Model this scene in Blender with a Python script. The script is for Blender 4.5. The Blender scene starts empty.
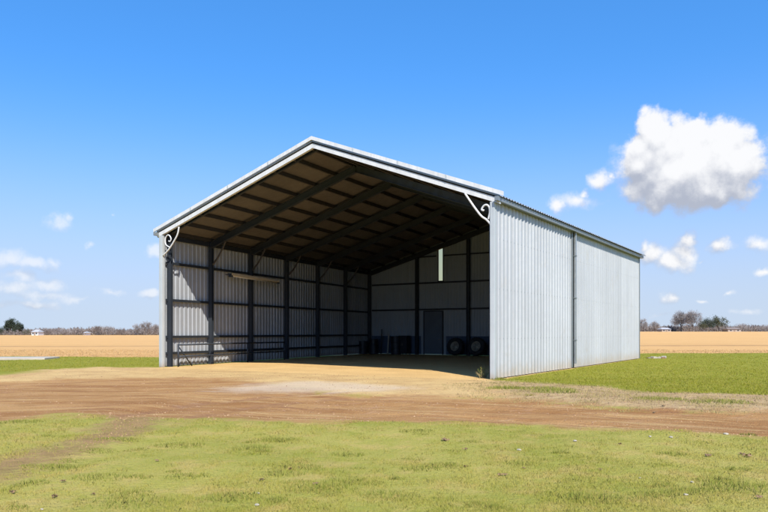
import bpy, math, random
import numpy as np
from mathutils import Vector, Matrix, Quaternion
random.seed(7); RNG = np.random.default_rng(7)
SC = bpy.context.scene
COL = SC.collection
F = 719.0; CAMH = 1.55; HOR = 332.0

def lin(r, g, b):
    f = lambda c: (c/255/12.92) if c/255 <= .04045 else ((c/255+.055)/1.055)**2.4
    return (f(r), f(g), f(b), 1)
def gnd(px, py, z=0.0):                      # where a measured photo point meets the ground
    Y = (CAMH-z)*F/(py-HOR)
    return ((px-384)/F*Y, Y)
def at(px, Y, z=0.0):
    return Vector(((px-384)/F*Y, Y, z))

# ------------------------------------------------------------------ materials
class NT:
    def __init__(s, tree): s.t = tree
    def n(s, kind, **k):
        nd = s.t.nodes.new(kind)
        for a, v in k.items(): setattr(nd, a, v)
        return nd
    def link(s, a, b): s.t.links.new(a, b)
    def put(s, sock, v):
        if hasattr(v, 'is_output'): s.link(v, sock)
        else: sock.default_value = v
    def m(s, op, a, b=None, c=None, clamp=False):
        nd = s.n('ShaderNodeMath', operation=op, use_clamp=clamp)
        for i, v in enumerate((a, b, c)):
            if v is not None: s.put(nd.inputs[i], v)
        return nd.outputs[0]
    def v(s, op, a, b=None, scale=None):
        nd = s.n('ShaderNodeVectorMath', operation=op)
        s.put(nd.inputs[0], a)
        if b is not None: s.put(nd.inputs[1], b)
        if scale is not None: s.put(nd.inputs[3], scale)
        return nd.outputs['Value'] if op in ('LENGTH', 'DOT_PRODUCT') else nd.outputs[0]
    def noise(s, vec, scale, detail=4, rough=.55, color=False, dist=0):
        nd = s.n('ShaderNodeTexNoise'); s.link(vec, nd.inputs['Vector'])
        nd.inputs['Scale'].default_value = scale; nd.inputs['Detail'].default_value = detail
        nd.inputs['Roughness'].default_value = rough; nd.inputs['Distortion'].default_value = dist
        return nd.outputs['Color'] if color else nd.outputs['Fac']
    def ss(s, x, a, b, lo=0., hi=1.):
        nd = s.n('ShaderNodeMapRange', interpolation_type='SMOOTHSTEP')
        for i, v in enumerate((x, a, b, lo, hi)): s.put(nd.inputs[i], v)
        return nd.outputs[0]
    def mix(s, fac, a, b, blend='MIX'):
        nd = s.n('ShaderNodeMix', data_type='RGBA', blend_type=blend)
        s.put(nd.inputs[0], fac); s.put(nd.inputs[6], a); s.put(nd.inputs[7], b)
        return nd.outputs[2]
    def attr(s, name):
        return s.n('ShaderNodeAttribute', attribute_name=name).outputs['Fac']
    def scalev(s, vec, sc):
        return s.v('MULTIPLY', vec, sc)

def newmat(name):
    m = bpy.data.materials.new(name); m.use_nodes = True
    nt = NT(m.node_tree); b = m.node_tree.nodes['Principled BSDF']
    return m, nt, b
def mat_plain(name, col, rough=.6, metal=0., var=.25, vscale=1.2, streak=0., bump=0., dirt=None, dirt_h=1.0, dirt_amt=.6):
    m, nt, b = newmat(name)
    pos = nt.n('ShaderNodeNewGeometry').outputs['Position']
    c = nt.mix(nt.m('MULTIPLY', nt.ss(nt.noise(pos, vscale, 5), .3, .7), var), col, tuple(x*.55 for x in col[:3])+(1,))
    if streak:
        sv = nt.scalev(pos, (9., 9., .25))
        c = nt.mix(nt.m('MULTIPLY', nt.ss(nt.noise(sv, 1., 4), .45, .75), streak), c, tuple(x*.5 for x in col[:3])+(1,))
    if dirt:
        z = nt.n('ShaderNodeSeparateXYZ'); nt.link(pos, z.inputs[0])
        h = nt.m('ADD', z.outputs[2], nt.m('MULTIPLY', nt.noise(pos, 3., 4), dirt_h*.9))
        c = nt.mix(nt.m('MULTIPLY', nt.ss(h, dirt_h*.4, dirt_h*1.3, 1., 0.), dirt_amt), c, dirt)
    nt.put(b.inputs['Base Color'], c)
    b.inputs['Metallic'].default_value = metal
    nt.put(b.inputs['Roughness'], nt.ss(nt.noise(pos, 4., 3), .3, .7, max(0, rough-.08), min(1, rough+.1)))
    if bump:
        bp = nt.n('ShaderNodeBump'); bp.inputs['Strength'].default_value = bump; bp.inputs['Distance'].default_value = .02
        nt.link(nt.noise(pos, 6., 4), bp.inputs['Height']); nt.link(bp.outputs[0], b.inputs['Normal'])
    return m

M = {}
M['wall_right'] = mat_plain('white_wall_sheet', (.465, .472, .472, 1), .42, .1, .16, .35, streak=.22, dirt=(.38, .30, .20, 1), dirt_h=.7, dirt_amt=.6)
def wall_finish(m, d, width):
    nt = NT(m.node_tree); b = m.node_tree.nodes['Principled BSDF']; src = b.inputs['Base Color'].links[0].from_socket
    pos = nt.n('ShaderNodeNewGeometry').outputs['Position']
    sh = nt.m('FLOOR', nt.m('DIVIDE', nt.v('DOT_PRODUCT', pos, d), width))
    wn = nt.n('ShaderNodeTexWhiteNoise', noise_dimensions='1D'); nt.link(sh, wn.inputs['W'])
    c = nt.mix(nt.m('MULTIPLY', wn.outputs['Value'], .16), src, (.12, .13, .14, 1))
    fr = nt.m('FRACT', nt.m('DIVIDE', nt.v('DOT_PRODUCT', pos, d), width))
    c = nt.mix(nt.m('MULTIPLY', nt.ss(fr, .0, .025, 1., 0.), .35), c, (.10, .10, .10, 1))      # lap joints
    c = nt.mix(nt.m('MULTIPLY', nt.ss(nt.noise(pos, .9, 6, .7), .56, .74), .22), c, (.34, .27, .18, 1))   # dust
    c = nt.mix(nt.m('MULTIPLY', nt.ss(nt.noise(nt.scalev(pos, (14., 14., .5)), 1., 5, .7), .64, .76), .3), c, (.22, .14, .09, 1))   # runs of rust
    nt.link(c, b.inputs['Base Color'])
    bp = nt.n('ShaderNodeBump'); bp.inputs['Strength'].default_value = .5; bp.inputs['Distance'].default_value = .03
    nt.link(nt.noise(pos, 1.4, 3), bp.inputs['Height']); nt.link(bp.outputs[0], b.inputs['Normal'])
wall_finish(M['wall_right'], (.525, .851, 0), 1.02)
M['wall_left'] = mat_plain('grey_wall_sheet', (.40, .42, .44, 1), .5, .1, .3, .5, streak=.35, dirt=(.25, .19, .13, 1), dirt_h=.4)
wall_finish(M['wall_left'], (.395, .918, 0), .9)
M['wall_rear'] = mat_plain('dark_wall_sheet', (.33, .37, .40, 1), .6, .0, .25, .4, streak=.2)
M['wainscot'] = mat_plain('blue_lower_sheet', (.06, .09, .14, 1), .6, 0, .4, .8)
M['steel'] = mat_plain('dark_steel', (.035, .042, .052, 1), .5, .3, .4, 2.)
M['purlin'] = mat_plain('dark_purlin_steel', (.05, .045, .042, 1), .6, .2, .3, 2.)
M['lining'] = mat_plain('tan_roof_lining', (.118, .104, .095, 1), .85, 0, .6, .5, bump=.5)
M['sheet'] = mat_plain('galvanised_roof', (.42, .44, .44, 1), .4, .6, .3, .6, streak=.2)
M['white'] = mat_plain('white_trim_paint', (.62, .615, .595, 1), .45, 0, .3, 2.2, streak=.3)
M['post'] = mat_plain('pale_post_paint', (.46, .485, .48, 1), .45, .1, .2, 1.5, streak=.2, dirt=(.3, .22, .14, 1), dirt_h=.4)
M['gutter'] = mat_plain('grey_gutter_paint', (.22, .24, .24, 1), .4, .3, .25, 1.2)
M['door'] = mat_plain('slate_door_paint', (.11, .135, .165, 1), .55, 0, .3, 1.5)
M['rubber'] = mat_plain('tyre_rubber', (.018, .018, .019, 1), .8, 0, .3, 6., bump=.3)
M['rim'] = mat_plain('rim_paint', (.30, .27, .20, 1), .5, .3, .4, 6.)
M['cream'] = mat_plain('cream_enamel', (.52, .45, .33, 1), .5, 0, .2, 3.)
M['darkbox'] = mat_plain('dark_enamel', (.02, .023, .03, 1), .5, .1, .3, 3.)
M['wood'] = mat_plain('weathered_wood', (.40, .37, .30, 1), .8, 0, .3, 5., streak=.4)
M['concrete'] = mat_plain('weathered_concrete', (.46, .40, .31, 1), .9, 0, .35, 2., bump=.3)
M['bark'] = mat_plain('grey_bark', (.13, .11, .095, 1), .9, 0, .3, 1.)
M['twig'] = mat_plain('hazed_bare_twigs', (.30, .275, .262, 1), .9, 0, .5, .25)  # distance haze put into the colour: twigs lightened and greyed
M['twig_brown'] = mat_plain('brown_twigs', (.22, .185, .165, 1), .9, 0, .5, .25)
M['ever'] = mat_plain('evergreen_leaf', (.032, .048, .026, 1), .75, 0, .5, .4)
M['olive'] = mat_plain('olive_leaf', (.07, .075, .035, 1), .75, 0, .5, .4)
M['housewall'] = mat_plain('white_house_wall', (.7, .7, .68, 1), .8, 0, .1, 1.)
M['tanwall'] = mat_plain('tan_house_wall', (.34, .29, .25, 1), .8, 0, .2, 1.)
M['houseroof'] = mat_plain('brown_house_roof', (.22, .17, .14, 1), .8, 0, .2, 1.)
M['palerf'] = mat_plain('pale_house_roof', (.42, .41, .40, 1), .6, 0, .2, 1.)
M['glassdark'] = mat_plain('dark_window_glass', (.03, .035, .045, 1), .15, 0, .1, 1.)
M['clod'] = mat_plain('brown_dead_leaves', (.24, .15, .075, 1), .95, 0, .5, 12.)
M['stone'] = mat_plain('pale_stone', (.42, .37, .28, 1), .9, 0, .4, 9.)
mt, nt, b = newmat('cream_translucent_sheet')
b.inputs['Base Color'].default_value = (1.0, .84, .45, 1); b.inputs['Roughness'].default_value = .5
b.inputs['Transmission Weight'].default_value = .93; b.inputs['IOR'].default_value = 1.02
M['translucent'] = mt

# ------------------------------------------------------------------ mesh builder
class MB:
    def __init__(s): s.v = []; s.f = []
    def add(s, vs, fs):
        o = len(s.v); s.v += [tuple(p) for p in vs]; s.f += [tuple(i+o for i in f) for f in fs]; return s
    def box(s, c, ax, ay, az, sx, sy, sz):
        c = Vector(c); ax = Vector(ax).normalized()*sx/2; ay = Vector(ay).normalized()*sy/2; az = Vector(az).normalized()*sz/2
        vs = [c+ax*i+ay*j+az*k for i in (-1, 1) for j in (-1, 1) for k in (-1, 1)]
        return s.add(vs, [(0, 1, 3, 2), (4, 6, 7, 5), (0, 4, 5, 1), (2, 3, 7, 6), (0, 2, 6, 4), (1, 5, 7, 3)])
    def abox(s, x0, y0, z0, x1, y1, z1):
        return s.box(((x0+x1)/2, (y0+y1)/2, (z0+z1)/2), (1, 0, 0), (0, 1, 0), (0, 0, 1), x1-x0, y1-y0, z1-z0)
    def beam(s, a, b, up, w, h):             # rectangular bar from a to b
        a = Vector(a); b = Vector(b); d = b-a; y = d.normalized()
        x = y.cross(Vector(up)).normalized(); z = x.cross(y)
        return s.box((a+b)/2, x, y, z, w, d.length, h)
    def ibeam(s, a, b, up, w, h, t=.02):
        a = Vector(a); b = Vector(b); y = (b-a).normalized(); x = y.cross(Vector(up)).normalized(); z = x.cross(y)
        s.beam(a+z*(h/2-t/2), b+z*(h/2-t/2), up, w, t); s.beam(a-z*(h/2-t/2), b-z*(h/2-t/2), up, w, t)
        return s.beam(a, b, up, t, h-2*t)
    def tube(s, pts, rad, n=8, cap=True):
        pts = [Vector(p) for p in pts]; rs = rad if isinstance(rad, (list, tuple)) else [rad]*len(pts)
        o = len(s.v); prev = None
        for i, p in enumerate(pts):
            d = (pts[min(i+1, len(pts)-1)]-pts[max(i-1, 0)]).normalized()
            if prev is None: x = d.orthogonal().normalized()
            else:
                x = prev-d*prev.dot(d); x = x.normalized() if x.length > 1e-6 else d.orthogonal().normalized()
            prev = x; y = d.cross(x)
            for k in range(n):
                a = 2*math.pi*k/n; s.v.append(tuple(p+(x*math.cos(a)+y*math.sin(a))*rs[i]))
        for i in range(len(pts)-1):
            for k in range(n):
                s.f.append((o+i*n+k, o+i*n+(k+1) % n, o+(i+1)*n+(k+1) % n, o+(i+1)*n+k))
        if cap:
            s.f.append(tuple(o+k for k in reversed(range(n)))); s.f.append(tuple(o+(len(pts)-1)*n+k for k in range(n)))
        return s
    def lathe(s, prof, n=32, closed=False):  # (r, z) profile about the local Z axis
        o = len(s.v); m = len(prof)
        for k in range(n):
            a = 2*math.pi*k/n
            for r, z in prof: s.v.append((r*math.cos(a), r*math.sin(a), z))
        for k in range(n):
            k2 = (k+1) % n
            for i in range(m if closed else m-1):
                j = (i+1) % m
                s.f.append((o+k*m+i, o+k2*m+i, o+k2*m+j, o+k*m+j))
        return s
    def build(s, name, mat, parent=None, smooth=False, loc=None, rot=None, bevel=0):
        me = bpy.data.meshes.new(name); me.from_pydata(s.v, [], s.f); me.update()
        me.materials.append(mat)
        if smooth: me.polygons.foreach_set('use_smooth', [True]*len(me.polygons))
        o = bpy.data.objects.new(name, me); COL.objects.link(o)
        if parent is not None: o.parent = parent
        if loc is not None: o.location = loc
        if rot is not None: o.rotation_euler = rot
        if bevel:
            bv = o.modifiers.new('Bevel', 'BEVEL'); bv.width = bevel; bv.segments = 2; bv.limit_method = 'ANGLE'
        return o
def mesh_np(name, verts, faces, mat, nper):
    me = bpy.data.meshes.new(name); nv = len(verts); nf = len(faces)
    me.vertices.add(nv); me.vertices.foreach_set('co', np.ascontiguousarray(verts, dtype=np.float32).ravel())
    me.loops.add(nf*nper); me.loops.foreach_set('vertex_index', np.ascontiguousarray(faces, dtype=np.int32).ravel())
    me.polygons.add(nf); me.polygons.foreach_set('loop_start', np.arange(0, nf*nper, nper, dtype=np.int32))
    me.update(calc_edges=True); me.materials.append(mat)
    o = bpy.data.objects.new(name, me); COL.objects.link(o)
    return o
def tag(o, label=None, cat=None, group=None, kind=None):
    if label: o['label'] = label
    if cat: o['category'] = cat
    if group: o['group'] = group
    if kind: o['kind'] = kind
    return o
def empty(name, loc=(0, 0, 0), rz=0.):
    o = bpy.data.objects.new(name, None); COL.objects.link(o); o.location = loc; o.rotation_euler = (0, 0, rz)
    o.empty_display_size = .3
    return o
def copy_tree(o, parent=None):
    c = o.copy(); COL.objects.link(c)
    if parent is not None: c.parent = parent
    for ch in [x for x in list(COL.objects) if x.parent == o]: copy_tree(ch, c)
    return c

# ------------------------------------------------------------------ ground
FL, FR, BR, BL = (-9.838, 31.72), (3.587, 23.45), (14.71, 41.5), (-1.1, 52.0)
def poly_px(pts): return [gnd(*p) for p in pts]
ROAD = poly_px([(-160, 386), (0, 382), (60, 379), (150, 377), (230, 378), (300, 387), (345, 394), (420, 395), (512, 399), (600, 406), (700, 411), (768, 412), (960, 418),
                (960, 455), (768, 438), (700, 433), (600, 428), (512, 424), (400, 421), (256, 421), (200, 418), (140, 418), (60, 412), (0, 419), (-160, 428)])
TRACK = poly_px([(170, 412), (160, 421), (140, 432), (108, 444), (60, 460), (0, 474), (-120, 504), (-120, 480), (0, 459), (50, 448), (92, 432), (118, 416), (130, 408)])
SAND = poly_px([(-90, 384), (20, 374), (40, 370), (100, 367.6), (161, 367.6), (300, 370), (494, 379.5), (500, 387), (512, 398), (420, 398), (345, 396), (300, 389), (230, 381), (150, 380), (60, 382), (0, 386), (-90, 390)])
DRY = poly_px([(494, 379.5), (540, 383), (600, 386), (650, 392), (768, 394), (960, 397), (960, 424), (768, 416), (700, 414), (600, 408), (512, 401), (470, 397), (440, 386)])
PALE = poly_px([(225, 389), (240, 385), (290, 382), (345, 383), (400, 388), (360, 392), (300, 391)])
FLOOR = [(-9.9, 31.2), (3.4, 22.9), (14.71, 41.5), (-1.1, 52.0)]
FIELD = [(-900, 45.0), (-23, 45.5), (-14, 44.5), (-5, 47), (15, 51), (26, 53), (300, 55), (900, 60), (1100, 395), (-1100, 395)]
CL_ROAD = poly_px([(-300, 409), (-160, 405), (0, 400), (150, 397), (300, 403), (420, 408), (512, 411), (600, 417), (700, 423), (768, 427), (960, 438), (1200, 450)])
CL_SIDE = poly_px([(420, 392), (300, 396), (220, 404), (160, 414), (108, 436), (0, 466), (-120, 494)])
def lateral(px, py, line):
    """signed distance to one side or the other of a centre line"""
    d = np.full(px.shape, 1e9); sg = np.zeros(px.shape)
    for (ax, ay), (bx, by) in zip(line[:-1], line[1:]):
        ex, ey = bx-ax, by-ay; t = np.clip(((px-ax)*ex+(py-ay)*ey)/(ex*ex+ey*ey), 0, 1)
        q = np.hypot(px-ax-t*ex, py-ay-t*ey); m = q < d; d = np.where(m, q, d); sg = np.where(m, np.sign(ex*(py-ay)-ey*(px-ax)), sg)
    return d*sg
def rutp(l, c, w): return np.exp(-((l-c)/w)**2)
def sdf(px, py, poly):
    d = np.full(px.shape, 1e9); inside = np.zeros(px.shape, bool); n = len(poly)
    for i in range(n):
        ax, ay = poly[i]; bx, by = poly[(i+1) % n]
        ex, ey = bx-ax, by-ay
        t = np.clip(((px-ax)*ex+(py-ay)*ey)/(ex*ex+ey*ey), 0, 1)
        d = np.minimum(d, np.hypot(px-ax-t*ex, py-ay-t*ey))
        c = ((ay > py) != (by > py))
        with np.errstate(divide='ignore', invalid='ignore'):
            xi = (bx-ax)*(py-ay)/(by-ay if by != ay else 1e-9)+ax
        inside ^= c & (px < xi)
    return np.where(inside, d, -d)
def sstep(x, a, b):
    t = np.clip((x-a)/(b-a), 0, 1); return t*t*(3-2*t)
_w = [(RNG.uniform(.05, 2.2), RNG.uniform(0, 6.28), RNG.uniform(0, 6.28)) for _ in range(26)]
def wob(x, y):
    z = np.zeros_like(x)
    for k, a, p in _w: z += np.sin((x*np.cos(a)+y*np.sin(a))*k*2.2+p)/(1+k*3.)
    return z/6
def hgt(x, y):
    """ground height"""
    x = np.asarray(x, float); y = np.asarray(y, float)
    near = 1-sstep(y, 60, 140)
    shed = sstep(-sdf(x, y, FLOOR), .2, 2.0)
    h = wob(x, y)*.055*near*shed
    r = sdf(x, y, ROAD)
    h -= .045*sstep(r, -.3, .9)*shed
    l = lateral(x, y, CL_ROAD)+.25*np.sin(x*.13); a = 0
    for c_, w_, k_ in ((-2.1, .16, .6), (-.9, .2, 1.), (.75, .2, 1.), (1.7, .14, .5), (2.6, .18, .6), (-3.1, .15, .4)): a = a-.040*k_*rutp(l, c_, w_)+.016*k_*rutp(l, c_+.33, .14)+.016*k_*rutp(l, c_-.33, .14)
    h = h+a*sstep(r, -.1, .6)*(.55+.45*np.sin(x*.37+1))
    l2 = lateral(x, y, CL_SIDE); h = h-.03*(rutp(l2, -.75, .2)+rutp(l2, .75, .2))*sstep(-sdf(x, y, FLOOR), .2, 3.)
    dr = sdf(x, y, DRY); h += .05*sstep(dr, 0., 1.2)*shed
    h += 1.75*sstep(y, 120, 380)*sstep(x, -20, 120)
    h -= .1*sstep(y, 120, 380)*sstep(-x, 20, 120)
    return h
def make_ground():
    ys = [-60, -40, -25, -14, -6, 0, 2.5, 4.0]
    y = 4.8
    while y < 4500: ys.append(y); y += max(.13, .0125*y)
    xs = list(np.arange(0, 26, .22)); x = 26.
    while x < 4500: xs.append(x); x += max(.25, .03*x)
    xs = np.array([-a for a in xs[:0:-1]]+xs); ys = np.array(ys)
    X, Y = np.meshgrid(xs, ys); nx, ny = len(xs), len(ys)
    x = X.ravel(); y = Y.ravel()
    V = np.stack([x, y, hgt(x, y)], 1)
    A = {k: sdf(x, y, p) for k, p in dict(d_road=ROAD, d_track=TRACK, d_sand=SAND, d_dry=DRY, d_pale=PALE, d_floor=FLOOR, d_field=FIELD).items()}
    A['l_road'] = lateral(x, y, CL_ROAD)+.25*np.sin(x*.13); A['l_side'] = lateral(x, y, CL_SIDE)
    i = np.arange(nx-1)[None, :]+np.arange(ny-1)[:, None]*nx
    Fq = np.stack([i, i+1, i+1+nx, i+nx], -1).reshape(-1, 4)
    cls = np.zeros(len(Fq), int)
    m = {k: a[Fq].mean(1) for k, a in A.items()}
    cls[m['d_dry'] > 0] = 1; cls[m['d_track'] > 0] = 5; cls[m['d_sand'] > 0] = 2; cls[m['d_road'] > 0] = 5
    cls[m['d_floor'] > 0] = 3; cls[m['d_field'] > 0] = 4
    mat = ground_mat()
    for c, nm in {0: 'grass_ground', 1: 'dry_verge', 2: 'sandy_yard', 3: 'earth_floor', 4: 'crop_field', 5: 'dirt_road'}.items():
        fs = Fq[cls == c]; u, inv = np.unique(fs, return_inverse=True)
        o = mesh_np(nm, V[u], inv.reshape(-1, 4), mat, 4); tag(o, kind='structure')
        o.data.polygons.foreach_set('use_smooth', [True]*len(fs))
        for k, a in A.items():
            at_ = o.data.attributes.new(k, 'FLOAT', 'POINT'); at_.data.foreach_set('value', a[u].astype(np.float32))

def grass_colour(nt, pos):
    """mottled living grass colour from world position; shared by the turf and its blades"""
    flat = nt.scalev(pos, (1, 1, 0))
    n1 = nt.noise(flat, .35, 5, .6); n2 = nt.noise(flat, 1.6, 5, .6); n3 = nt.noise(flat, 7., 3, .6)
    c = nt.mix(nt.ss(n1, .34, .60), GRN, YEL)
    c = nt.mix(nt.m('MULTIPLY', nt.ss(nt.noise(flat, .55, 6, .7), .52, .70), .4), c, (.53, .37, .13, 1))
    c = nt.mix(nt.m('MULTIPLY', nt.ss(n2, .48, .68), .65), c, STRAW)
    c = nt.mix(nt.m('MULTIPLY', nt.ss(n2, .30, .42, 1., 0.), .55), c, DEEP)
    c = nt.mix(nt.m('MULTIPLY', nt.ss(n3, .45, .75), .35), c, STRAW)
    # the lawn beside the shed is fresher
    sp = nt.n('ShaderNodeSeparateXYZ'); nt.link(pos, sp.inputs[0])
    c = nt.mix(nt.m('MULTIPLY', nt.ss(sp.outputs[1], 15.2, 18.5), .85), c, nt.mix(nt.ss(n2, .35, .65), LAWN, LAWN2))
    return c
GRN = (.315, .315, .045, 1); YEL = (.42, .375, .075, 1); STRAW = (.54, .39, .12, 1); DEEP = (.25, .275, .02, 1)
LAWN = (.21, .228, .005, 1); LAWN2 = (.265, .26, .014, 1)
def ground_mat():
    m, nt, b = newmat('earth_and_turf')
    pos = nt.n('ShaderNodeNewGeometry').outputs['Position']
    flat = nt.scalev(pos, (1, 1, 0))
    nz = nt.m('SUBTRACT', nt.noise(flat, 1.1, 6, .65), .5); nf = nt.m('SUBTRACT', nt.noise(flat, 9., 4, .6), .5)
    def mask(name, w, amp, fine=.25, off=0.):
        d = nt.attr(name)
        d = nt.m('ADD', d, nt.m('ADD', nt.m('MULTIPLY', nz, amp), nt.m('ADD', nt.m('MULTIPLY', nf, fine), off)))
        return nt.ss(d, -w, w)
    c = nt.mix(.15, grass_colour(nt, pos), (.30, .24, .11, 1))
    # dry verge
    dryc = nt.mix(nt.ss(nt.noise(flat, 1.3, 5), .35, .65), (.52, .36, .18, 1), (.40, .27, .12, 1))
    dryc = nt.mix(nt.ss(nt.noise(flat, 5., 4, .7), .5, .68), dryc, (.26, .15, .08, 1))
    c = nt.mix(mask('d_dry', .35, 1.7, .6, -.25), c, dryc)
    # sand
    sandc = nt.mix(nt.ss(nt.noise(flat, .8, 6, .65), .35, .65), (.66, .445, .185, 1), (.54, .34, .14, 1))
    sandc = nt.mix(nt.m('MULTIPLY', nt.ss(nt.noise(flat, 14., 4), .5, .7), .4), sandc, (.36, .22, .11, 1))
    sandc = nt.mix(nt.m('MULTIPLY', nt.ss(nt.noise(flat, 2.6, 7, .72), .52, .70), .5), sandc, (.42, .27, .12, 1))
    c = nt.mix(mask('d_sand', .5, 2.6, .5), c, sandc)
    # faint side track
    trk = nt.mix(nt.ss(nt.noise(flat, 3., 5), .35, .65), (.36, .20, .10, 1), (.27, .16, .07, 1))
    c = nt.mix(nt.m('MULTIPLY', mask('d_track', .3, 1.3, .8, .05), .8), c, trk)
    # road: streaked along its run
    wv = nt.v('ADD', flat, nt.v('MULTIPLY', nt.noise(flat, .22, 3, .5, color=True), (3., 2.2, 0)))
    st = nt.m('ADD', nt.m('MULTIPLY', nt.noise(nt.scalev(wv, (.13, .75, 0)), 1.5, 5, .6), .6), nt.m('MULTIPLY', nt.noise(flat, .8, 6, .65), .4)); sf = nt.noise(nt.scalev(wv, (.5, 1.6, 0)), 2.5, 6, .72)
    roadc = nt.mix(nt.ss(st, .38, .60), (.33, .158, .055, 1), (.455, .25, .095, 1))
    lr = nt.attr('l_road'); ls = nt.attr('l_side')
    cv = nt.n('ShaderNodeCombineXYZ'); spx = nt.n('ShaderNodeSeparateXYZ'); nt.link(pos, spx.inputs[0])
    nt.link(nt.m('MULTIPLY', spx.outputs[0], .09), cv.inputs[0]); nt.link(nt.m('ADD', lr, nt.m('MULTIPLY', nz, .25)), cv.inputs[1])
    sl = nt.noise(cv.outputs[0], 3.2, 6, .62)
    roadc = nt.mix(nt.ss(sl, .50, .66, 0., .75), roadc, (.54, .345, .145, 1))
    roadc = nt.mix(nt.ss(sl, .34, .46, .7, 0.), roadc, (.25, .115, .055, 1))
    ab = nt.m('ABSOLUTE', nt.m('SUBTRACT', nt.m('ABSOLUTE', nt.m('ADD', ls, nt.m('MULTIPLY', nz, .3))), .75))
    roadc = nt.mix(nt.m('MULTIPLY', nt.ss(ab, .10, .30, 1., 0.), nt.ss(nz, -.15, .1, .1, .6)), roadc, (.30, .15, .075, 1))
    roadc = nt.mix(nt.m('MULTIPLY', nt.ss(sf, .52, .72), .5), roadc, (.52, .32, .19, 1))
    roadc = nt.mix(nt.m('MULTIPLY', nt.ss(nt.noise(flat, 22., 3), .55, .7), .35), roadc, (.19, .10, .055, 1))
    c = nt.mix(mask('d_road', .45, 2.2, .5), c, roadc)
    c = nt.mix(nt.m('MULTIPLY', mask('d_pale', .8, 2.6, .6, .15), .62), c, (.66, .52, .36, 1))
    # shed floor
    flc = nt.mix(nt.ss(nt.noise(flat, .6, 5), .3, .7), (.73, .48, .20, 1), (.63, .405, .165, 1))
    flc = nt.mix(nt.m('MULTIPLY', nt.ss(nt.noise(flat, 9., 4), .5, .7), .25), flc, (.42, .27, .13, 1))
    c = nt.mix(mask('d_floor', .15, .5, .1), c, flc)
    # field of dry stubble with drill rows
    rows = nt.noise(nt.scalev(pos, (.02, .35, 0)), 2., 5, .6)
    fc = nt.mix(nt.ss(rows, .35, .65), (.67, .395, .155, 1), (.59, .335, .125, 1))
    fc = nt.mix(nt.m('MULTIPLY', nt.ss(nt.noise(nt.scalev(pos, (.25, 1., 0)), 1.5, 6, .7), .45, .7), .35), fc, (.40, .22, .09, 1))
    sp = nt.n('ShaderNodeSeparateXYZ'); nt.link(pos, sp.inputs[0])
    yy = nt.m('ADD', sp.outputs[1], nt.m('ADD', nt.m('MULTIPLY', nt.m('SUBTRACT', nt.noise(flat, .08, 4), .5), 6.), nt.m('MULTIPLY', sp.outputs[0], -.06)))
    ln = nt.m('MULTIPLY', nt.ss(yy, 77., 78.5), nt.ss(yy, 80.5, 83., 1., 0.))
    fc = nt.mix(nt.m('MULTIPLY', ln, .55), fc, (.24, .14, .07, 1))
    c = nt.mix(mask('d_field', .5, 1.6, .4), c, fc)
    nt.put(b.inputs['Base Color'], c); b.inputs['Roughness'].default_value = .95
    b.inputs['Specular IOR Level'].default_value = .08
    bp = nt.n('ShaderNodeBump'); bp.inputs['Strength'].default_value = .9; bp.inputs['Distance'].default_value = .06
    hh = nt.m('ADD', nt.noise(flat, 11., 6, .7), nt.m('MULTIPLY', nt.noise(flat, 45., 3, .6), .4))
    nt.link(hh, bp.inputs['Height']); nt.link(bp.outputs[0], b.inputs['Normal'])
    return m
make_ground()

# ------------------------------------------------------------------ grass blades
def blade_mat(name, kind):
    m, nt, b = newmat(name)
    pos = nt.n('ShaderNodeNewGeometry').outputs['Position']
    if kind == 'green': c = grass_colour(nt, pos)
    elif kind == 'dry': c = nt.mix(nt.ss(nt.noise(pos, 1.3, 4), .38, .62), (.56, .41, .21, 1), (.40, .33, .12, 1))
    elif kind == 'tuft': c = nt.mix(nt.noise(pos, 2., 3), (.20, .24, .035, 1), (.33, .33, .07, 1))
    else: c = nt.mix(nt.noise(pos, .3, 4), (.68, .40, .18, 1), (.58, .34, .14, 1))
    rn = nt.n('ShaderNodeNewGeometry').outputs['Random Per Island']
    c = nt.mix(nt.ss(rn, .0, 1., 0., .38), c, nt.mix(nt.ss(rn, .6, .62), (.19, .22, .03, 1) if kind in ('green', 'tuft') else (.5, .30, .13, 1), (.56, .43, .15, 1)))
    upn = nt.v('NORMALIZE', nt.v('ADD', nt.v('MULTIPLY', nt.n('ShaderNodeNewGeometry').outputs['Normal'], (.45, .45, .45)), (0, 0, 1)))
    nt.link(upn, b.inputs['Normal'])
    out = [n for n in m.node_tree.nodes if n.type == 'OUTPUT_MATERIAL'][0]
    nt.put(b.inputs['Base Color'], c); b.inputs['Roughness'].default_value = .9; b.inputs['Specular IOR Level'].default_value = .06
    tr = nt.n('ShaderNodeBsdfTranslucent'); nt.link(c, tr.inputs['Color'])
    mx = nt.n('ShaderNodeMixShader'); mx.inputs[0].default_value = .36
    nt.link(b.outputs[0], mx.inputs[1]); nt.link(tr.outputs[0], mx.inputs[2]); nt.link(mx.outputs[0], out.inputs[0])
    return m
def blades(name, x, y, h, w, mat, lean=.5, label=None, cat='grass'):
    n = len(x); z = hgt(x, y)
    a = RNG.uniform(0, 2*np.pi, n); d = RNG.uniform(0, 2*np.pi, n); l = RNG.uniform(.05, lean, n)*h*1.2
    bx, by = np.cos(a)*w/2, np.sin(a)*w/2
    V = np.empty((n, 3, 3)); V[:, 0] = np.stack([x-bx, y-by, z-.008], 1); V[:, 1] = np.stack([x+bx, y+by, z-.008], 1)
    V[:, 2] = np.stack([x+np.cos(d)*l, y+np.sin(d)*l, z+h*np.sqrt(np.clip(1-(l/h)**2*.5, .2, 1))], 1)
    o = mesh_np(name, V.reshape(-1, 3), np.arange(3*n).reshape(-1, 3), mat, 3)
    return tag(o, label, cat, kind='stuff')
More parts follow.
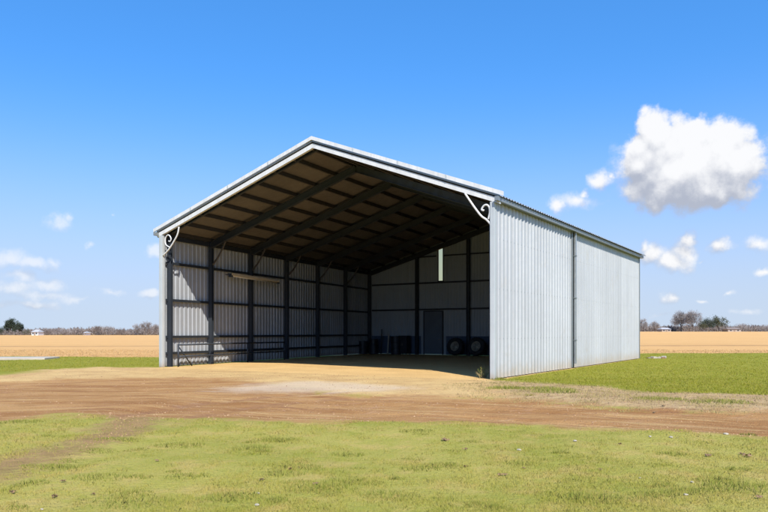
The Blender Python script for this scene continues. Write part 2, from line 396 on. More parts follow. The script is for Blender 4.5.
def scatter(n, y0, y1, margin=1.12, power=1.0):
    """points spread over the ground in front of the view, denser nearby"""
    u = RNG.uniform(0, 1, n)
    y = y0*(y1/y0)**(u**power)
    x = RNG.uniform(-1, 1, n)*(.54*margin*y+1.0)
    return x, y
ngm = blade_mat('grass_blade', 'green')
x, y = scatter(430000, 5.0, 24., power=1.15)
n_ = wob(x*3, y*3)
keep = (sdf(x, y, ROAD) < -.12+n_*.9) & (sdf(x, y, SAND) < -.2) & (sdf(x, y, DRY) < -.1+n_) & (sdf(x, y, FLOOR) < -.5)
tk = sdf(x, y, TRACK); keep &= (tk < -.1+n_*.8) | (RNG.uniform(0, 1, len(x)) < .12)
clump = sstep(wob(x*7+31, y*7), -.35, .35)
keep &= RNG.uniform(0, 1, len(x)) < .35+.65*clump
x, y = x[keep], y[keep]; clump = clump[keep]
h = RNG.uniform(.010, .030, len(x))*(.7+.6*clump)*(1+y*.012)
blades('short_grass', x, y, h, .0035+y*.0006, ngm, 1.0, 'short yellow green grass covering the foreground below the dirt road')
# lawns further out
x, y = scatter(150000, 16.5, 52.)
keep = (sdf(x, y, FIELD) < 0) & (sdf(x, y, SAND) < -.3) & (sdf(x, y, DRY) < .2+wob(x*2, y*2)*1.5) & (sdf(x, y, ROAD) < -.5) & (sdf(x, y, FLOOR) < -.12) & ((x > 0) | (y > 28)) 
x, y = x[keep], y[keep]
blades('lawn_grass', x, y, RNG.uniform(.02, .05, len(x)), .012+y*.0005, ngm, .8, 'fresh green lawn grass around the shed and up to the field')
# verge of dry grass, and sparse straws on the yard
x, y = scatter(110000, 12., 26.)
dd = sdf(x, y, DRY); n_ = wob(x*3, y*3)
keep = (dd > .1+n_*1.1) & (sdf(x, y, FLOOR) < -.1) & (RNG.uniform(0, 1, len(x)) < .25+.75*sstep(wob(x*4, y*4+9), -.25, .3))
x, y = x[keep], y[keep]
blades('dry_grass', x, y, RNG.uniform(.015, .055, len(x)), .012+y*.0004, blade_mat('dry_grass_blade', 'dry'), .9, 'straw coloured dry grass on the verge between lawn and dirt road')
# stubble in the field edge
x, y = scatter(26000, 44., 62.)
keep = (sdf(x, y, FIELD) > -.4+wob(x, y)) & (sdf(x, y, FLOOR) < -1)
x, y = x[keep], y[keep]
blades('crop_stubble', x, y, RNG.uniform(.02, .09, len(x)), .03+y*.0005, blade_mat('stubble_stalk', 'stubble'), .5, 'orange tan dry crop stubble filling the far field', 'stubble')
# tufts standing out of the mown grass: pixel-measured ones, then strays
tm = blade_mat('tuft_blade', 'tuft')
tx, ty, th = [], [], []
spots = [(742, 489, .10, .28), (588, 499, .10, .22), (718, 481, .07, .16), (230, 497, .08, .2), (390, 497, .08, .2), (100, 478, .06, .2), (320, 490, .07, .24), (128, 500, .07, .3), (300, 468, .06, .2), (420, 470, .06, .16),
         (738, 470, .06, .12), (60, 465, .05, .2), (180, 445, .06, .25), (505, 391, .12, .35), (545, 392, .10, .6), (498, 379.5, .12, .18), (555, 395, .1, .4), (660, 402, .08, .4), (720, 405, .08, .5), (20, 421, .06, .3), (350, 483, .05, .2), (270, 440, .06, .2)]
for _ in range(45):
    px = random.uniform(0, 768); py = random.uniform(430, 510); spots.append((px, py, random.uniform(.03, .07), random.uniform(.06, .2)))
for px, py, hh, r in spots:
    gx, gy = gnd(px, py); n = int(260*r/.2)
    rr = r*np.sqrt(RNG.uniform(0, 1, n)); aa = RNG.uniform(0, 6.283, n)
    tx.append(gx+rr*np.cos(aa)*1.5); ty.append(gy+rr*np.sin(aa)); th.append(hh*RNG.uniform(.5, 1.1, n)*(1.15-rr/r*.6))
tx, ty, th = map(np.concatenate, (tx, ty, th))
blades('grass_tufts', tx, ty, th, .006+ty*.0006, tm, .9, 'longer dark green grass tufts dotted over the mown grass')

# loose gravel and crumbs of earth on the dirt
x, y = scatter(42000, 9.5, 30., power=1.1)
rd = sdf(x, y, ROAD); sn = sdf(x, y, SAND); tr_ = sdf(x, y, TRACK); dy_ = sdf(x, y, DRY)
keep = ((rd > -.2) | (sn > 0) | (tr_ > 0) | (dy_ > 0)) & (sdf(x, y, FLOOR) < .3) & (RNG.uniform(0, 1, len(x)) < .15+.85*sstep(wob(x*5, y*5+3), -.1, .35))
x, y = x[keep], y[keep]; n = len(x); z = hgt(x, y); q = RNG.uniform(.005, .012, n)*(1+y*.012)*RNG.choice([1, 1, 1, 1, 1.8], n)
base = np.array([[1, 0, 0], [-.5, .87, 0], [-.5, -.87, 0], [0, 0, .8]])
ang = RNG.uniform(0, 6.28, n); ca, sa = np.cos(ang), np.sin(ang); V = np.empty((n, 4, 3))
for k in range(4):
    bx, by, bz = base[k]; j = RNG.uniform(.7, 1.3, n)
    V[:, k, 0] = x+(bx*ca-by*sa)*q*j; V[:, k, 1] = y+(bx*sa+by*ca)*q*j; V[:, k, 2] = z+bz*q*j-.002
i4 = np.arange(n)[:, None]*4; Fp = np.stack([i4+np.array([0, 1, 3]), i4+np.array([1, 2, 3]), i4+np.array([2, 0, 3])], 1).reshape(-1, 3)
pm, nt, b = newmat('earth_crumbs'); rn = nt.n('ShaderNodeNewGeometry').outputs['Random Per Island']
nt.put(b.inputs['Base Color'], nt.mix(nt.ss(rn, .2, .9), (.26, .13, .06, 1), (.46, .28, .14, 1))); b.inputs['Roughness'].default_value = .95
tag(mesh_np('loose_gravel', V.reshape(-1, 3), Fp, pm, 3), 'reddish brown and tan crumbs of earth and gravel on the dirt road', 'gravel', kind='stuff')

# ------------------------------------------------------------------ shed
def smooth_path(pts, n=5):
    out = []
    for i in range(len(pts)-1):
        p0, p1, p2, p3 = pts[max(i-1, 0)], pts[i], pts[i+1], pts[min(i+2, len(pts)-1)]
        for k in range(n):
            t = k/n; out.append(.5*((2*p1)+(p2-p0)*t+(2*p0-5*p1+4*p2-p3)*t*t+(3*p1-p0-3*p2+p3)*t**3))
    return out+[pts[-1]]
RU = .532; EH = 6.0; RH = 8.75
def P(u, t, z=0.):
    a = (FL[0]+(FR[0]-FL[0])*u, FL[1]+(FR[1]-FL[1])*u); c = (BL[0]+(BR[0]-BL[0])*u, BL[1]+(BR[1]-BL[1])*u)
    return Vector((a[0]+(c[0]-a[0])*t, a[1]+(c[1]-a[1])*t, z))
def RHt(u):
    return EH+(RH-EH)*(u/RU if u < RU else (1-u)/(1-RU))
def R(u, t, dz=0.): return P(u, t, RHt(u)+dz)
UP = Vector((0, 0, 1))
shed = empty('farm_shed', P(.5, 0))
tag(shed, 'large open-fronted corrugated metal farm shed with white trim and gabled roof', 'shed')
SHINV = shed.location.copy()
def part(mb, name, mat, parent=None, smooth=False, bevel=0, label=None):
    """build a piece given in world coordinates as a part of the shed"""
    o = Vector(SHINV); mb.v = [(a-o.x, b_-o.y, c-o.z) for a, b_, c in mb.v]
    ob = mb.build(name, mat, parent or shed, smooth, bevel=bevel)
    if label: ob['label'] = label
    return ob
TS = [0., .151, .305, .469, .636, .811, 1.]
def corr(A, B, out, z0, top, pitch, dep, prof=((0, 0), (.5, 0), (.6, 1), (.86, 1), (.96, 0))):
    """ribbed sheet standing from A to B, ribs pushed towards out; top(s) is its height"""
    A = Vector(A); B = Vector(B); L = (B-A).length; d = (B-A)/L; mb = MB(); vs = []; fs = []; k = 0
    n = int(L/pitch)+1; pts = []
    for i in range(n):
        for a, q in prof:
            s = (i+a)*L/n
            pts.append((s, q*dep))
    pts.append((L, 0))
    for s, q in pts:
        p = A+d*s+out*q; vs.append((p.x, p.y, z0)); vs.append((p.x, p.y, top(s/L)))
    for i in range(len(pts)-1): fs.append((2*i, 2*i+2, 2*i+3, 2*i+1))
    mb.add(vs, fs); return mb
dl = (P(0, 1)-P(0, 0)).normalized(); dr = (P(1, 1)-P(1, 0)).normalized(); df = (P(1, 0)-P(0, 0)).normalized(); db = (P(1, 1)-P(0, 1)).normalized()
nl = Vector((-dl.y, dl.x, 0)); nr = Vector((dr.y, -dr.x, 0)); nf = Vector((df.y, -df.x, 0)); nb = Vector((-db.y, db.x, 0))   # outward
off = .16
# left wall
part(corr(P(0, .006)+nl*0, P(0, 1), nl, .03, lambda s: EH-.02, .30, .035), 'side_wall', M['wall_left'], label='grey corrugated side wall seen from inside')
# right wall in two runs either side of the downpipe
TD = .404
part(corr(P(1, .006), P(1, TD-.008), nr, .03, lambda s: EH-.02, .34, .04), 'side_wall', M['wall_right'], label='white corrugated side wall with wide ribs in front of the downpipe')
part(corr(P(1, TD+.006), P(1, 1), nr, .03, lambda s: EH-.02, .22, .022), 'side_wall', M['wall_right'], label='white corrugated side wall with fine ribs behind the downpipe')
# rear wall, with openings for the slit window and the door
def rear_u(px):
    k = (px-384)/F; return (52*k+1.1)/(15.81+10.5*k)
wu0, wu1 = rear_u(438.4), rear_u(443.4); du0, du1 = rear_u(424.2), rear_u(443.6)
def rear_top(u): return RHt(u)+.006
def rear_piece(ua, ub, z0, ztop=None):
    A = P(ua, 1); B = P(ub, 1)
    f = (lambda s: rear_top(ua+(ub-ua)*s)) if ztop is None else (lambda s: ztop)
    return corr(A, B, nb, z0, f, .22, .025)
rw = MB()
WZ0, WZ1, DH = 5.0, 7.25, 2.98
def addp(m2): rw.add(m2.v, m2.f)
addp(rear_piece(0, du0, .03)); addp(rear_piece(du0, wu0, DH)); addp(rear_piece(wu0, wu1, DH, WZ0)); addp(rear_piece(wu0, wu1, WZ1)) 
addp(rear_piece(wu1, du1, DH)); addp(rear_piece(du1, RU, .03)); addp(rear_piece(RU, 1, .03))
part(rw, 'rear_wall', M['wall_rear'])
win = part(MB().box((P((wu0+wu1)/2, 1, (WZ0+WZ1)/2)), db, nb, UP, (P(wu1, 1)-P(wu0, 1)).length-.04, .012, WZ1-WZ0-.04), 'window', M['translucent'], label='tall narrow cream translucent window')
wf = MB(); wl = (P(wu1, 1)-P(wu0, 1)).length; wc = P((wu0+wu1)/2, 1, 0)
for sx in (-1, 1): wf.box(wc+db*sx*(wl/2)+UP*(WZ0+WZ1)/2-nb*.03, db, nb, UP, .05, .07, WZ1-WZ0+.1)
for zz in (WZ0, WZ1): wf.box(wc+UP*zz-nb*.033, db, nb, UP, wl-.05, .06, .05)
part(wf, 'window_frame', M['steel'], win)
# blue lower panels on the inside of the rear wall
for ua, ub in ((.015, du0-.012), (du1+.012, .985)):
    A = P(ua, 1)-nb*.05; B = P(ub, 1)-nb*.05
    part(corr(A, B, -nb, .02, lambda s: 1.27, .22, .02), 'lower_panel', M['wainscot'])
# door
dw = (P(du1, 1)-P(du0, 1)).length; dc = P((du0+du1)/2, 1, 0)-nb*.06
door = part(MB().box(dc+UP*(DH/2), db, nb, UP, dw-.14, .05, DH-.1), 'door', M['door'], bevel=.006)
dfm = MB()
for sx in (-1, 1): dfm.box(dc+db*sx*(dw/2-.03)+UP*DH/2, db, nb, UP, .07, .11, DH-.02)
dfm.box(dc+UP*(DH-.02), db, nb, UP, dw+.01, .12, .07)
part(dfm, 'door_frame', M['steel'], door)
ins = MB(); ins.box(dc+UP*.75-nb*.032, db, nb, UP, dw-.42, .014, 1.0); ins.box(dc+UP*2.1-nb*.032, db, nb, UP, dw-.42, .014, 1.2)
part(ins, 'door_panel', M['door'], door, bevel=.004)
part(MB().tube([dc+db*(dw/2-.2)-nb*.03+UP*1.05, dc+db*(dw/2-.2)-nb*.09+UP*1.05, dc+db*(dw/2-.34)-nb*.09+UP*1.05], .013), 'handle', M['rim'], door, True)
# columns, rafters, braces
for i, t in enumerate(TS):
    tt = min(max(t, .0165), .988)
    for sd, u, n, d in (('L', 0, nl, dl), ('R', 1, nr, dr)):
        c = P(u, tt)-n*(.03+.15)
        top = RHt(0)-.30
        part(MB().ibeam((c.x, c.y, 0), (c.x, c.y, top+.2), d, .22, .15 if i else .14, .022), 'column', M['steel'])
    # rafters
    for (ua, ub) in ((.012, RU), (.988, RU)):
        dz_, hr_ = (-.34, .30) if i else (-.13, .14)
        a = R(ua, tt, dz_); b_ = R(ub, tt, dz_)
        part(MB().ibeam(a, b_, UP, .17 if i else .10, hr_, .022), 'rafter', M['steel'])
        # haunch brace between column and rafter
        if 0 < i < 6:
            uo = ua+(.06 if ua < .5 else -.06)
            p0 = P(ua+(.008 if ua < .5 else -.008), tt, EH-1.2); p1 = R(uo, tt, -.5)
            mid = (p0+p1)/2+(p1-P(uo, tt, 0)).normalized()*-.0
            inw = (p1-P(uo, tt, 0)).normalized(); side = (P(.5, tt)-P(ua, tt)).normalized()
            bow = (side-UP)*.05
            part(MB().tube(smooth_path([p0, p0.lerp(p1, .35)+bow, p0.lerp(p1, .7)+bow*.8, p1]), .05, 6), 'knee_brace', M['purlin'])
# apex plates
# girts on the side walls
for z in (.60, 1.33, 2.97, 4.62):
    for u, n in ((0, nl), (1, nr)):
        a = P(u, .012, z)-n*.085; b_ = P(u, .985, z)-n*.085
        part(MB().beam(a, b_, UP, .10, .11), 'girt', M['steel'])
for u, n in ((0, nl), (1, nr)):
    part(MB().beam(P(u, .012, EH-.24)-n*.12, P(u, .985, EH-.24)-n*.12, UP, .12, .20), 'eave_beam', M['steel'])
# girts and columns on the rear wall
for z in (3.02, 4.90):
    segs = [(.02, .98)] if z > 4.95 or z < 3.5 else [(.02, .98)]
    for a, b2 in segs: part(MB().beam(P(a, 1, z+(.07 if z < 4 else 0))-nb*.11, P(b2, 1, z+(.07 if z < 4 else 0))-nb*.11, UP, .10, .11), 'girt', M['steel'])
for z in (6.7,):
    part(MB().beam(P(.16, 1, z)-nb*.11, P(wu0-.006, 1, z)-nb*.11, UP, .08, .09), 'girt', M['steel'])
    part(MB().beam(P(wu1+.006, 1, z)-nb*.11, P(.83, 1, z)-nb*.11, UP, .08, .09), 'girt', M['steel'])
for px in (418.6, 469.8):
    u = rear_u(px); c = P(u, 1)-nb*.22
    part(MB().ibeam((c.x, c.y, 0), (c.x, c.y, RHt(u)-.5), db, .2, .2, .022), 'column', M['steel'])
u = .80; c = P(u, 1)-nb*.22
part(MB().ibeam((c.x, c.y, 0), (c.x, c.y, RHt(u)-.5), db, .2, .2, .022), 'column', M['steel'])
for ua, ub in ((.02, RU), (.98, RU)):
    part(MB().beam(R(ua, 1, -.05)-nb*.06, R(ub, 1, -.05)-nb*.06, UP, .03, .045), 'rake_trim', M['gutter'])
# purlins under the lining
us = [.012, .075, .14, .205, .27, .335, .40, .465, .522]
for ua in us: part(MB().beam(R(ua, .006, -.10), R(ua, .992, -.10), UP, .09, .16), 'purlin', M['purlin'])
for ua in [1-a*(1-RU)/RU for a in us]: part(MB().beam(R(ua, .006, -.10), R(ua, .992, -.10), UP, .09, .16), 'purlin', M['purlin'])
# roof lining (slab) and roof sheets
def slab(u0, u1, t0, t1, dz, th):
    n = 12; mb = MB(); vs = []; fs = []
    for i in range(n+1):
        t = t0+(t1-t0)*i/n
        for u in (u0, u1):
            p = R(u, t, dz) if 0 <= u <= 1 else None
            for q in (0, th): vs.append((p.x, p.y, p.z+q))
    for i in range(n):
        o = 4*i
        fs += [(o, o+2, o+6, o+4), (o+1, o+5, o+7, o+3), (o, o+4, o+5, o+1), (o+2, o+3, o+7, o+6)]
    fs += [(0, 1, 3, 2), (4*n, 4*n+2, 4*n+3, 4*n+1)]
    return mb.add(vs, fs)
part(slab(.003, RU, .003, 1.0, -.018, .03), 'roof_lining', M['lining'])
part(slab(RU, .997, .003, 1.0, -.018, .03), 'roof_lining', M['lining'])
def Rx(u, t, dz):                    # roof plane carried on past the eaves
    if u < 0: return P(u, t, EH+(RH-EH)*(u/RU)+dz)
    if u > 1: return P(u, t, EH+(RH-EH)*((1-u)/(1-RU))+dz)
    return R(u, t, dz)
def roofsheet(u0, u1):
    L = 21.5; n = int(L/.25); mb = MB(); vs = []; fs = []; ts = []
    for i in range(n):
        for a, q in ((0, 0), (.5, 0), (.62, .04), (.86, .04), (.98, 0)): ts.append((-.002+1.012*(i+a)/n, q))
    for t, q in ts:
        for u in (u0, u1):
            p = Rx(u, t, .045+q); vs.append(tuple(p)); vs.append((p.x, p.y, p.z-.006))
    for i in range(len(ts)-1):
        o = 4*i; fs += [(o, o+4, o+6, o+2), (o+1, o+3, o+7, o+5), (o, o+1, o+5, o+4), (o+2, o+6, o+7, o+3)]
    return mb.add(vs, fs)
part(roofsheet(-.018, RU), 'roof_sheet', M['sheet']); part(roofsheet(1.018, RU), 'roof_sheet', M['sheet'])
rc = MB(); 
for s_ in (-1, 1): rc.beam(R(RU, -.013, .105)+df*s_*.0, R(RU, 1.008, .105), UP, .02, .02)
rr = MB(); a0 = [R(RU+s_*.02, t_, .10) for t_ in (-.002, 1.008) for s_ in (-1, 0, 1)]
a0[1].z += .03; a0[4].z += .03
rr.add(a0+[p-UP*.012 for p in a0], [(0, 1, 4, 3), (1, 2, 5, 4), (6, 9, 10, 7), (7, 10, 11, 8), (0, 3, 9, 6), (2, 8, 11, 5), (0, 6, 7, 1), (1, 7, 8, 2), (3, 4, 10, 9), (4, 5, 11, 10)])
part(rr, 'ridge_cap', M['sheet'])
# front trim: inner barge board flush with the posts, outer cap further forward and higher
def barge(u0, u1, fwd, dz0, dz1, th):
    mb = MB(); vs = []
    for u in (u0, u1):
        for f in (fwd, fwd-th):
            for dz in (dz0, dz1):
                p = Rx(u, 0, dz)+nf*f; vs.append(tuple(p))
    return mb.add(vs, [(0, 1, 5, 4), (2, 6, 7, 3), (0, 4, 6, 2), (1, 3, 7, 5), (0, 2, 3, 1), (4, 5, 7, 6)])
for u0, u1, lb in ((-.013, RU, 1), (1.013, RU, 1)):
    part(barge(u0, u1, .03, -.205, -.035, .12), 'barge_board', M['white'])
    part(barge(u0-(.010 if u0 < .5 else -.010), u1, .115, .085, .225, .05), 'barge_cap', M['white'])
    part(barge(u0, u1, .065, .02, .08, .09), 'barge_soffit', M['gutter'])
for (ua, ub) in ((-.013, RU), (1.013, RU)):
    for k in range(1, 4):
        f0_, f1_ = (k/4-.004), (k/4+.004); q0, q1 = ua+(ub-ua)*f0_, ua+(ub-ua)*f1_
        part(barge(q0, q1, .121, .082, .228, .03), 'joint_cover', M['post'])
# corner posts
def post(u, n, mat, w=.20):
    c = P(u, 0)+n*.02-n*(w/2-.03)
    sgn = 1
    return part(MB().box((c.x, c.y, (EH-.20)/2), df, nf, UP, w, .16, EH-.20), 'corner_post', mat, bevel=.012)
post(0, nl, M['post']); post(1, nr, M['post'], .16)
# corner flashing at the right wall and the rear right corner
for t_ in (.004,):
    c = P(1, t_)+nr*.03+dr*.08
    part(MB().box((c.x, c.y, (EH-.25)/2+.02), dr, nr, UP, .12, .03, EH-.25), 'corner_flashing', M['wall_right'])
c = P(1, 1)+nr*.02
part(MB().box((c.x, c.y, (EH-.12)/2+.02), dr, nr, UP, .14, .06, EH-.14), 'corner_flashing', M['gutter'])
# eaves gutters
for u, n in ((1.0, nr), (0., nl)):
    g = MB(); a = P(u, -.010, EH-.13)+n*.17; b_ = P(u, 1.006, EH-.13)+n*.17
    g.beam(a+n*.055, b_+n*.055, UP, .012, .13); g.beam(a-n*.055, b_-n*.055, UP, .012, .13); g.beam(a-UP*.07, b_-UP*.07, UP, .122, .012)
    for e in (a, b_): g.box(e, dr, n, UP, .012, .122, .13)
    part(g, 'gutter', M['gutter'])
    part(MB().beam(P(u, .004, EH-.12)+n*.075, P(u, 1.0, EH-.12)+n*.075, UP, .03, .19), 'fascia', M['gutter'])
# screw rows through the ribs of the right wall
for (ta, tb, pitch, q) in ((.006, TD-.008, .34, .042), (TD+.006, 1, .22, .024)):
    A = P(1, ta); B = P(1, tb); L = (B-A).length; n = int(L/pitch)+1; mb = MB()
    for z in (1.33, 2.97, 4.62):
        for i in range(n):
            c = A+dr*((i+.73)*L/n)+nr*(q+.004); mb.box((c.x, c.y, z), dr, nr, UP, q*.42, .008, q*.42)
    tag(part(mb, 'screws', M['gutter']), kind='stuff')
# downpipe in the break of the right wall, with straps and shoe
pc = P(1, TD)+nr*.10
dp = part(MB().box((pc.x, pc.y, (EH-.2)/2+.1), dr, nr, UP, .11, .09, EH-.4), 'downpipe', M['sheet'], bevel=.01)
for z in (1.2, 3., 4.8): part(MB().box((pc.x, pc.y, z), dr, nr, UP, .15, .11, .05), 'pipe_strap', M['gutter'], dp)
cc = P(1, TD-.012)+nr*.045
part(MB().box((cc.x, cc.y, (EH-.2)/2+.03), dr, nr, UP, .16, .02, EH-.25), 'joint_strip', M['gutter'])
# scroll brackets at the two front corners (flat iron, in the plane of the front)
def bracket(pts, rad):
    return MB().tube(pts, rad, 8)
def fp(px, py, dz=0.):       # point on the front plane seen at a photo pixel
    k = (px-384)/F; u = (k*FL[1]-FL[0])/((FR[0]-FL[0])-k*(FR[1]-FL[1]))
    q = P(u, 0); return Vector((q.x, q.y, CAMH+(HOR-py)/F*q.y))+nf*.02
BK = {'left': (([(179.3, 227), (178, 234), (174.5, 241), (169.5, 249), (163.5, 255.6)], .036),
               ([(170.5, 247.5), (166.5, 245), (165.6, 240), (167, 236), (169.3, 235.2), (171.4, 238.5), (170.5, 241.5), (169, 241)], .028)),
      'right': (([(465.3, 193.5), (471, 202), (477, 210.5), (482, 216.5), (487, 220), (491.8, 225.6)], .036),
                ([(488.5, 219.5), (490, 213), (489.6, 207.5), (487, 205), (484, 206), (481.9, 209.6), (484.3, 210.6)], .034))}
for k, (brace, curl) in BK.items():
    bo = part(MB().tube(smooth_path([fp(*p) for p in brace[0]]), brace[1], 8), 'scroll_bracket', M['white'], smooth=True)
    part(MB().tube(smooth_path([fp(*p) for p in curl[0]]), curl[1], 8), 'scroll_curl', M['white'], bo, smooth=True)

# ------------------------------------------------------------------ things in and round the shed
def wl_t(px):                        # t on the left wall seen at px
    k = (px-384)/F; return (k*31.72+9.838)/(8.738-k*20.28)
lt0, lt1 = wl_t(219)+.01, wl_t(268)+.01
la = P(0, lt0, 4.42)-nl*.50; lb_ = P(0, lt1, 4.35)-nl*.50
lf = empty('light_fitting', ((la+lb_)/2)); tag(lf, 'long cream unlit strip light hung along the left inside wall', 'light fitting')
def under(mb, root, name, mat, **k):
    o = root.location; mb.v = [(a-o.x, b_-o.y, c-o.z) for a, b_, c in mb.v]; return mb.build(name, mat, root, **k)
under(MB().beam(la, lb_, UP, .22, .13), lf, 'housing', M['cream'], bevel=.02)
under(MB().tube([la-UP*.09+dl*.1, lb_-UP*.09-dl*.1], .03, 10), lf, 'tube', M['white'], smooth=True)
for e in (la+dl*.05, lb_-dl*.05): under(MB().box(e-UP*.05, dl, nl, UP, .12, .2, .18), lf, 'end_cap', M['steel'])
for e in (la+dl*.2, (la+lb_)/2, lb_-dl*.2):
    under(MB().beam(e+nl*.05, e+nl*.40, UP, .05, .05), lf, 'arm', M['steel'])
# pipe rail in front of the left wall
rt0, rt1 = .022, wl_t(278)
ra = P(0, rt0)-nl*.55; rb = P(0, rt1-.01)-nl*.55
pr = empty('pipe_rail', ((ra+rb)/2)); tag(pr, 'dark steel pipe rail running low along the left inside wall', 'rail')
ra2 = ra+dl*.15
under(MB().tube([ra+UP*.98, rb+UP*.98], .038, 8), pr, 'top_rail', M['steel'], smooth=True)
under(MB().tube([ra+UP*.46, rb+UP*.46], .03, 8), pr, 'lower_rail', M['steel'], smooth=True)
for s_ in (0., .6, 1.):
    q = ra.lerp(rb, s_); under(MB().tube([q, q+UP*1.0], .04, 8), pr, 'rail_post', M['steel'], smooth=True)
under(MB().tube([ra+UP*.9+dl*.02, ra+dl*.95], .03, 8), pr, 'brace', M['steel'], smooth=True)
# tyres leaning on the rear wall
def tyre(px, lbl, dist=.75, rad=.56, tilt=12):
    u = rear_u(px); c = P(u, 1)-nb*dist
    root = empty('tractor_tyre', (c.x, c.y, 0), math.atan2(db.y, db.x)); tag(root, lbl, 'tyre', 'tyres along the rear wall')
    w = .17
    prof = [(rad*.58, -w*.8), (rad*.72, -w), (rad*.9, -w*.98), (rad, -w*.7), (rad, w*.7), (rad*.9, w*.98), (rad*.72, w), (rad*.58, w*.8), (rad*.55, 0)]
    tm_ = MB().lathe(prof, 40, True)
    for k in range(24):
        a = 2*math.pi*k/24
        for s_ in (-1, 1):
            d = Vector((math.cos(a+s_*.06), math.sin(a+s_*.06), 0)); tn = Vector((-d.y, d.x, 0))
            tm_.box(d*rad+UP*s_*w*.42, d, tn+UP*s_*.5, UP-tn*s_*.5, .05, .05, w*.85)
    rot = (math.radians(90-tilt), 0, 0); lc = (0, 0, rad*math.cos(math.radians(tilt))+.05)
    tm_.build('tyre', M['rubber'], root, loc=lc, rot=rot)
    MB().lathe([(0, .05), (rad*.18, .05), (rad*.22, -.01), (rad*.42, .0), (rad*.5, .07), (rad*.585, .1), (rad*.585, -.1), (rad*.5, -.08), (rad*.42, -.03), (0, -.03)], 32).build('rim', M['rim'], root, True, lc, rot)
    hb = MB()
    for k in range(6):
        a = math.pi*k/3; hb = MB(); hb.tube([(math.cos(a)*rad*.32, math.sin(a)*rad*.32, -.02), (math.cos(a)*rad*.32, math.sin(a)*rad*.32, .05)], .022, 6)
        hb.build('wheel_nut', M['steel'], root, False, lc, rot)
tyre(462.5, 'black tyre with tan rim right of the rear door', 1.0)
tyre(485.5, 'black tyre half hidden behind the right front post', 1.3, .58)
# drums, cabinet and posts left of the rear door
def drum(px, dist, h, r, lbl):
    u = rear_u(px); c = P(u, 1)-nb*dist
    root = empty('oil_drum', (c.x, c.y, 0)); tag(root, lbl, 'drum', 'drums by the rear wall')
    pf = [(0, 0), (r, 0), (r+.012, .015), (r, .03), (r, h*.32), (r+.015, h*.34), (r, h*.36), (r, h*.64), (r+.015, h*.66), (r, h*.68), (r, h-.03), (r+.012, h-.015), (r, h), (r-.02, h-.02), (0, h-.02)]
    MB().lathe(pf, 28).build('barrel', M['darkbox'], root)
    MB().lathe([(0, .0), (.035, 0), (.035, .02), (0, .02)], 12).build('bung', M['rim'], root, loc=(r*.5, 0, h-.02))
drum(372.5, 1.2, .92, .33, 'dark oil drum standing in the rear left corner')
drum(380, .8, 1.05, .33, 'dark oil drum second from the rear left corner')
drum(403, .9, 1.25, .36, 'tall dark drum between the pale plank and the cabinet')
u = rear_u(409); c = P(u, 1)-nb*.6
cb = empty('cabinet', (c.x, c.y, 0), math.atan2(db.y, db.x)); tag(cb, 'dark steel cabinet against the blue panels left of the rear door', 'cabinet')
MB().abox(-.33, -.28, .08, .33, .28, 1.3).build('body', M['darkbox'], cb, bevel=.01)
for s_ in (-1, 1):
    d_ = MB().abox(min(0, s_*.31)+.006, -.305, .12, max(0, s_*.31)-.006, -.283, 1.26).build('door', M['darkbox'], cb, bevel=.004)
    MB().tube([(s_*.05, -.33, .6), (s_*.05, -.33, .8)], .01, 6).build('handle', M['rim'], d_)
for sx in (-1, 1):
    for sy in (-1, 1): MB().abox(sx*.29-.03, sy*.24-.03, 0, sx*.29+.03, sy*.24+.03, .08).build('foot', M['steel'], cb)
u = rear_u(391); c = P(u, 1)-nb*.45
pk = MB().box((0, 0, .70), (1, 0, 0), (0, 1, 0), (0, 0, 1), .11, .04, 1.4).build('plank', M['wood'], None, loc=(c.x, c.y, .0), rot=(math.radians(-7), 0, math.atan2(db.y, db.x)), bevel=.004)
tag(pk, 'pale wooden plank leaning on the rear wall between dark drums', 'plank')
u = rear_u(384.8); c = P(u, 1)-nb*.5
pk2 = MB().tube([(0, 0, 0), (0, .12, 1.75)], .04, 8).build('steel_pole', M['steel'], None, True, loc=(c.x, c.y, 0), rot=(0, 0, math.atan2(db.y, db.x)))
tag(pk2, 'dark thin steel pole leaning on the rear wall beside pale plank', 'pole')
u = rear_u(376); c = P(u, 1)-nb*1.9
# slabs on the lawns
a = gnd(-26, 361.2); bq = gnd(33, 359.4)
sl = MB().box((0, 0, .05), (1, .10, 0), (-.1, 1, 0), (0, 0, 1), 4.6, 2.4, .12).build('concrete_slab', M['concrete'], None, loc=((a[0]+bq[0])/2-.4, 40.8, 0), bevel=.02)
tag(sl, 'flat pale concrete slab lying in the grass at far left', 'slab')
q = gnd(655, 358.4)
s2 = empty('rubble_pile', (q[0], q[1]-.2, 0)); tag(s2, 'low pale rubble pile on the lawn right of the shed', 'rubble')
for k in range(7):
    r_ = random.uniform(.10, .22); mb = MB(); c = Vector((random.uniform(-.55, .55), random.uniform(-.3, .3), r_*.15))
    ax = Vector((random.uniform(-1, 1), random.uniform(-1, 1), random.uniform(-.2, .2))).normalized(); ay = ax.cross(UP).normalized()
    mb.box(c, ax, ay, ax.cross(ay), r_*2, r_*1.3, r_*.7); mb.build('stone', M['stone'] if k % 3 else M['clod'], s2, bevel=.03)
